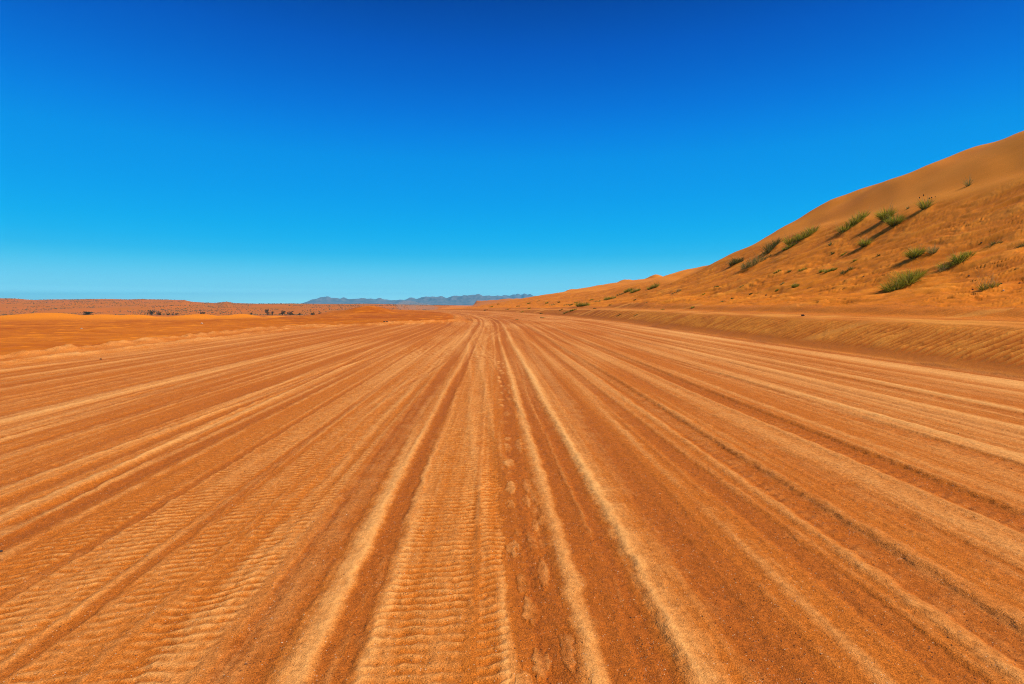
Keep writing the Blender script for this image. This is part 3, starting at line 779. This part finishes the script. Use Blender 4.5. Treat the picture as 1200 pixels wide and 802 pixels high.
TREES = [
    (9, 375, 11, 4, 430, True, 'small flat topped acacia at the far left edge of the plain'),
    (27, 374, 16, 5, 430, True, 'wide spreading dark acacia left of the smooth orange dune'),
    (103, 370, 15, 5, 560, True, 'wide grey green acacia behind the dip between two orange dunes'),
    (177, 370, 9, 6, 560, False, 'tallest rounded acacia of the pair left of three little trees'),
    (185, 370, 8, 4.5, 570, True, 'flatter acacia touching the taller rounded one of a pair'),
    (197, 370, 5, 3.2, 600, True, 'first of three little trees in a row on the left plain'),
    (202, 370, 4, 3.6, 600, True, 'middle of three little trees in a row on the left plain'),
    (207, 370, 4, 3.4, 600, True, 'last of three little trees in a row, nearest the lone acacia'),
    (237, 369, 7, 3.5, 600, True, 'lone acacia between the three little trees and the bushy grove'),
    (294, 367, 4.5, 3, 620, True, 'small lone acacia just left of the bushy grove'),
    (313, 367, 7, 7.5, 590, False, 'tall round tree, biggest of the bushy grove'),
    (319.5, 366, 4.5, 5, 600, False, 'slim round tree right beside the tallest of the grove'),
    (331, 367, 9, 4.6, 600, True, 'broad low acacia in the middle of the grove'),
    (340, 367, 9, 4, 610, True, 'long flat acacia at the right end of the grove'),
    (351, 366, 4.5, 3, 620, True, 'small acacia standing just right of the grove'),
    (366, 367, 6, 3, 600, True, 'left acacia of two above the pale sand patch'),
    (375, 367, 6, 3.2, 600, True, 'right acacia of two above the pale sand patch'),
    (390, 366.5, 4.5, 3.5, 600, True, 'umbrella shaped acacia left of the brown mound'),
    (398, 366, 3.6, 2.8, 610, True, 'small acacia between the umbrella shaped one and the last pair'),
    (407, 366, 6, 2.8, 600, True, 'broad acacia of the last pair by the brown mound'),
    (412, 366, 5, 2.8, 610, True, 'nearest acacia to the brown mound, right of the last pair'),
    (461, 364, 5, 2.6, 520, True, 'single dark acacia beyond the mound by the road bend'),
]
for i, td in enumerate(TREES): tree(i, *td)
BUSHES = [(179, 373, 4, 2.2, 300, 'small bush under the taller rounded acacia of the pair'), (156, 379, 4.5, 2.6, 170, 'round green bush alone on the orange dune face'),
          (222, 379, 3, 1.6, 150, 'small dark bush on the plain below the lone acacia'), (322, 368, 6, 2.2, 480, 'low bush in front of the grove'),
          (311, 372, 2, 1.4, 170, 'tiny dark bush on the orange sand below the tall round tree'), (97, 382, 2, 1.6, 110, 'tiny dark tuft beside the pale rock on the left plain'),
          (402.5, 366, 2, 1.6, 560, 'tiny bush left of the last pair of acacias')]
for i, (px, foot, w, h, dist, lab) in enumerate(BUSHES):
    rs = np.random.default_rng(7000 + i)
    x0 = (px - 600) / FPX * dist; z0 = ground_z(x0, dist); W = w / FPX * dist; H = h / FPX * dist
    me, _ = blade_mesh('bush', rs, 160, W * .32, W * .32, H, M['grass' if i == 1 else 'leaf'], W * .05, 1.0, .3, .3)
    tag(link('desert_bush', me, None, (x0, dist, z0)), lab, 'bush', 'bushes out on the plain')

# grey green scrub dotting the far hills: beyond counting
def far_scrub():
    rs = np.random.default_rng(77)
    n = 9000
    d = rs.uniform(820, 1640, n); px = rs.uniform(-40, 640, n)
    x = (px - 600) / FPX * d
    keep = (noise(x / 120, d / 160, 90) > -.25) & (x - road_x(d) < 0)
    x = x[keep]; d = d[keep]
    z = height(x, d, False)
    V, F, rn = octa(rs, np.stack([x, d, z + .2], -1), rs.uniform(.5, 1.5, len(x)), rs.uniform(0, 1, len(x)), .75)
    tag(link('scrub', mesh_quads('scrub', V, F, M['scrub'], False, {'rnd': rn})), 'grey green scrub dotted over the far sand hills', 'scrub', kind='stuff')
far_scrub()

# ------------------------------------------------------------------ stones
def stone(i, px, py, size_px, mat, label, group=None, squash=.75):
    p = hit(px, py, 1.5)
    if p is None: return
    rs = np.random.default_rng(9000 + i)
    r = size_px / FPX * p[1] * .5
    # rough facetted pebble: a jittered lat-long ball
    V = []; F = []; nu, nv = 9, 6
    for a in range(nv + 1):
        for b in range(nu):
            ph = np.pi * a / nv; t = 2 * np.pi * b / nu
            V.append((np.sin(ph) * np.cos(t), np.sin(ph) * np.sin(t), np.cos(ph) * squash))
    V = np.array(V)
    nn = 1 + .28 * noise(V[:, 0] * 1.7 + i, V[:, 1] * 1.7 + V[:, 2] * 2.1, 600 + i)
    V = V * nn[:, None] * r * np.array([1.15, .9, 1])
    for a in range(nv):
        for b in range(nu):
            F.append((a * nu + b, (a + 1) * nu + b, (a + 1) * nu + (b + 1) % nu, a * nu + (b + 1) % nu))
    o = link('stone', mesh_quads('stone', V, np.array(F), M[mat], False), None, (p[0], p[1], p[2] + r * squash * .45))
    tag(o, label, 'stone', group)
STONES = [(1, 647, 3.5, 'stone_dark', 'black stone at the left edge of the road'), (450.5, 377.6, 2.2, 'stone_dark', 'left of two dark stones by the brown mound'),
          (453.5, 377.8, 2.0, 'stone_dark', 'right of two dark stones by the brown mound'), (941, 370.5, 3.6, 'stone_dark', 'dark stone lying on the shelf above the bank'),
          (898, 346.5, 2.2, 'stone_dark', 'small dark stone on the scoured dune left of pale crumbs'), (1173, 333, 2.4, 'stone_dark', 'dark stone right of the tussock with tall straw stalks'),
          (1195, 332.5, 2.4, 'stone_dark', 'dark stone on the dune near the right edge'), (1135.5, 324, 2.2, 'stone_dark', 'dark stone left of the tussock with tall straw stalks'),
          (1140, 340, 1.8, 'stone_dark', 'dark pebble at the dune foot below the straw tussock'), (1176, 341, 1.8, 'stone_pale', 'pale pebble at the dune foot below the straw tussock'),
          (236.5, 379.5, 2.0, 'stone_pale', 'white stone on the plain below the lone acacia'), (95.5, 385.5, 1.8, 'stone_pale', 'white rock beside a tiny tuft on the left plain'),
          (1012, 325, 1.8, 'stone_dark', 'dark pebble on open sand left of the largest tussock'), (1150, 285, 2.0, 'stone_dark', 'dark stone high on the slope beside the flat creeping shrub'),
          (118, 421.5, 2.2, 'stone_dark', 'small dark stone on the road below the left berm')]
for i, sd in enumerate(STONES): stone(i, *sd)

def gravel():
    rs = np.random.default_rng(5)
    n = 70000
    d = 1.6 + 10 * rs.uniform(0, 1, n) ** 1.6
    x = rs.uniform(-1.05, 1.05, n) * np.sqrt(d * d + 1)
    z, pa, dk = height(x, d)
    keep = rs.uniform(0, 1, n) < (.06 + .9 * dk) * (1 - .9 * np.clip(pa * 1.5, 0, 1))
    x, d, z = x[keep], d[keep], z[keep]
    sz = .0018 + .0034 * rs.uniform(0, 1, len(x)) ** 3.2 + .003 * (rs.uniform(0, 1, len(x)) > .988)
    V, F, rn = octa(rs, np.stack([x, d, z + sz * .3], -1), sz, rs.uniform(0, .93, len(x)) ** 1.25)
    tag(link('gravel', mesh_quads('gravel', V, F, M['pebble'], False, {'rnd': rn})), 'fine loose gravel in the packed troughs of the road', 'gravel', kind='stuff')
gravel()

# ------------------------------------------------------------------ air: thin haze, and road dust beyond the bend
def box(name, x0, x1, y0, y1, z0, z1, mat):
    V = np.array([(x, y, z) for z in (z0, z1) for y in (y0, y1) for x in (x0, x1)], float)
    F = np.array([(0, 2, 3, 1), (4, 5, 7, 6), (0, 1, 5, 4), (2, 6, 7, 3), (0, 4, 6, 2), (1, 3, 7, 5)])
    return link(name, mesh_quads(name, V, F, mat, False))
def vol_mat(name, col, dens, aniso=0):
    m = bpy.data.materials.new(name); m.use_nodes = True; nt = m.node_tree
    nt.nodes.remove(nt.nodes['Principled BSDF'])
    v = nt.nodes.new('ShaderNodeVolumePrincipled'); v.inputs['Color'].default_value = (*col, 1); v.inputs['Density'].default_value = dens
    v.inputs['Anisotropy'].default_value = aniso
    nt.links.new(v.outputs[0], nt.nodes['Material Output'].inputs['Volume'])
    return m
HAZE = 7e-5
def dust_cloud():
    vm = vol_mat('dust_air', (.92, .72, .58), .030)
    V = []; F = []
    for (cx, cy, cz, rx, ry, rz) in ((-43, 262, .4, 7, 9, 2.0), (-49, 270, .9, 6, 10, 2.6), (-38, 255, .1, 5, 7, 1.4)):
        o = len(V); nu, nv = 20, 12
        for a in range(nv + 1):
            for b in range(nu):
                ph = np.pi * a / nv; t = 2 * np.pi * b / nu
                V.append((cx + rx * np.sin(ph) * np.cos(t), cy + ry * np.sin(ph) * np.sin(t), cz + rz * np.cos(ph)))
        for a in range(nv):
            for b in range(nu): F.append((o + a * nu + b, o + (a + 1) * nu + b, o + (a + 1) * nu + (b + 1) % nu, o + a * nu + (b + 1) % nu))
    tag(link('dust', mesh_quads('dust', np.array(V), np.array(F), vm, True)), 'pale dust hanging over the road beyond the bend', 'dust', kind='stuff')
dust_cloud()
if HAZE > 0:
    tag(box('haze', -17000, 17000, -60, 16600, min(ZMIN, -16) - 1, 318, vol_mat('haze_air', (.11, .66, 1.0), HAZE)), kind='stuff')

# ------------------------------------------------------------------ sun, sky, camera
SUN_EL, SUN_AZ = R(49), R(112)            # azimuth clockwise from the driving direction (+Y)
sv = Vector((math.sin(SUN_AZ) * math.cos(SUN_EL), math.cos(SUN_AZ) * math.cos(SUN_EL), math.sin(SUN_EL)))
sl = bpy.data.lights.new('sun', 'SUN'); sl.energy = 4.8; sl.angle = R(.5); sl.color = (1, .92, .78)
so = bpy.data.objects.new('sun', sl); COL.objects.link(so); so.rotation_euler = sv.to_track_quat('Z', 'Y').to_euler(); so.location = (40, -20, 60)

w = bpy.data.worlds.new('World'); scene.world = w; w.use_nodes = True
nt = w.node_tree; bg = nt.nodes['Background']; bg.inputs['Strength'].default_value = .1
sky = nt.nodes.new('ShaderNodeTexSky'); sky.sky_type = 'NISHITA'; sky.sun_disc = False
sky.sun_elevation = SUN_EL; sky.sun_rotation = SUN_AZ; sky.air_density = 1.0; sky.dust_density = .3; sky.ozone_density = 2.5
# grade the sky by height: deep polarised blue overhead, pale cyan at the horizon
geo = nt.nodes.new('ShaderNodeTexCoord'); sep = nt.nodes.new('ShaderNodeSeparateXYZ'); nt.links.new(geo.outputs['Generated'], sep.inputs[0])
# the photo's polariser evens the sky out from side to side: read the sky model along one bearing, at each height
zz = mathn(nt, 'MAXIMUM', sep.outputs['Z'], .001)
rad = mathn(nt, 'SQRT', mathn(nt, 'SUBTRACT', 1.0, mathn(nt, 'MULTIPLY', zz, zz)))
cmb = nt.nodes.new('ShaderNodeCombineXYZ'); nt.links.new(rad, cmb.inputs[1]); nt.links.new(zz, cmb.inputs[2]); nt.links.new(cmb.outputs[0], sky.inputs['Vector'])
ramp = nt.nodes.new('ShaderNodeValToRGB'); nt.links.new(sep.outputs['Z'], ramp.inputs[0])
SKY_MUL = 4.2
SKY = [(0.0000, (0.2848, 0.6573, 0.8983)), (0.0100, (0.2300, 0.5368, 0.7997)), (0.0180, (0.1884, 0.4645, 0.7120)), (0.0280, (0.1161, 0.3286, 0.5083)), (0.0404, (0.0876, 0.2761, 0.4250)), (0.0560, (0.0581, 0.2476, 0.3725)), (0.0720, (0.0307, 0.2257, 0.3418)), (0.0851, (0.0149, 0.2092, 0.3308)), (0.1070, (0.0048, 0.2059, 0.3286)), (0.1293, (0.0013, 0.2038, 0.3308)), (0.1728, (0.0002, 0.1998, 0.3440)), (0.2429, (0.0002, 0.2011, 0.3703)), (0.2833, (0.0002, 0.1764, 0.3797)), (0.3222, (0.0002, 0.1490, 0.3703)), (0.3656, (0.0002, 0.1216, 0.3440)), (0.4068, (0.0002, 0.0982, 0.3177)), (0.4698, (0.0002, 0.0635, 0.2366)), (0.5600, (0.0110, 0.0570, 0.1862)), (0.7000, (0.0767, 0.0986, 0.1205)), (1.0000, (0.1095, 0.1095, 0.1095))]
e = ramp.color_ramp.elements
while len(e) < len(SKY): e.new(.5)
for q, (p, c) in zip(e, SKY): q.position = p; q.color = (*c, 1)
for i, (p, c) in enumerate(SKY): e[i].position = p; e[i].color = (*c, 1)
mul = mixc(nt, 1.0, sky.outputs[0], ramp.outputs[0], 'MULTIPLY')
vs = nt.nodes.new('ShaderNodeVectorMath'); vs.operation = 'SCALE'; vs.inputs['Scale'].default_value = SKY_MUL
nt.links.new(mul, vs.inputs[0]); nt.links.new(vs.outputs[0], bg.inputs['Color'])

cam = bpy.data.cameras.new('camera'); cam.sensor_width = 36; cam.lens = 36 * FPX / 1200
cam.shift_y = -(401 - HOR) / 1200; cam.clip_start = .05; cam.clip_end = 60000
co = bpy.data.objects.new('camera', cam); COL.objects.link(co); co.location = (0, 0, CAM_H); co.rotation_euler = (R(90), 0, 0)
scene.camera = co
vs_ = scene.view_settings
scene.display_settings.display_device = 'sRGB'
vs_.view_transform = 'Standard'; vs_.look = 'None'; vs_.exposure = .12; vs_.gamma = 1; vs_.use_curve_mapping = False
scene.cycles.max_bounces = 6; scene.cycles.diffuse_bounces = 3; scene.cycles.volume_bounces = 0; scene.cycles.transparent_max_bounces = 8
scene.cycles.use_denoising = True
try:
    scene.cycles.denoiser = 'OPENIMAGEDENOISE'; scene.cycles.denoising_input_passes = 'RGB_ALBEDO_NORMAL'; scene.cycles.denoising_prefilter = 'NONE'
except Exception: pass
scene.render.film_transparent = False
scene.cycles.pixel_filter_type = 'BLACKMAN_HARRIS'; scene.cycles.filter_width = 1.1
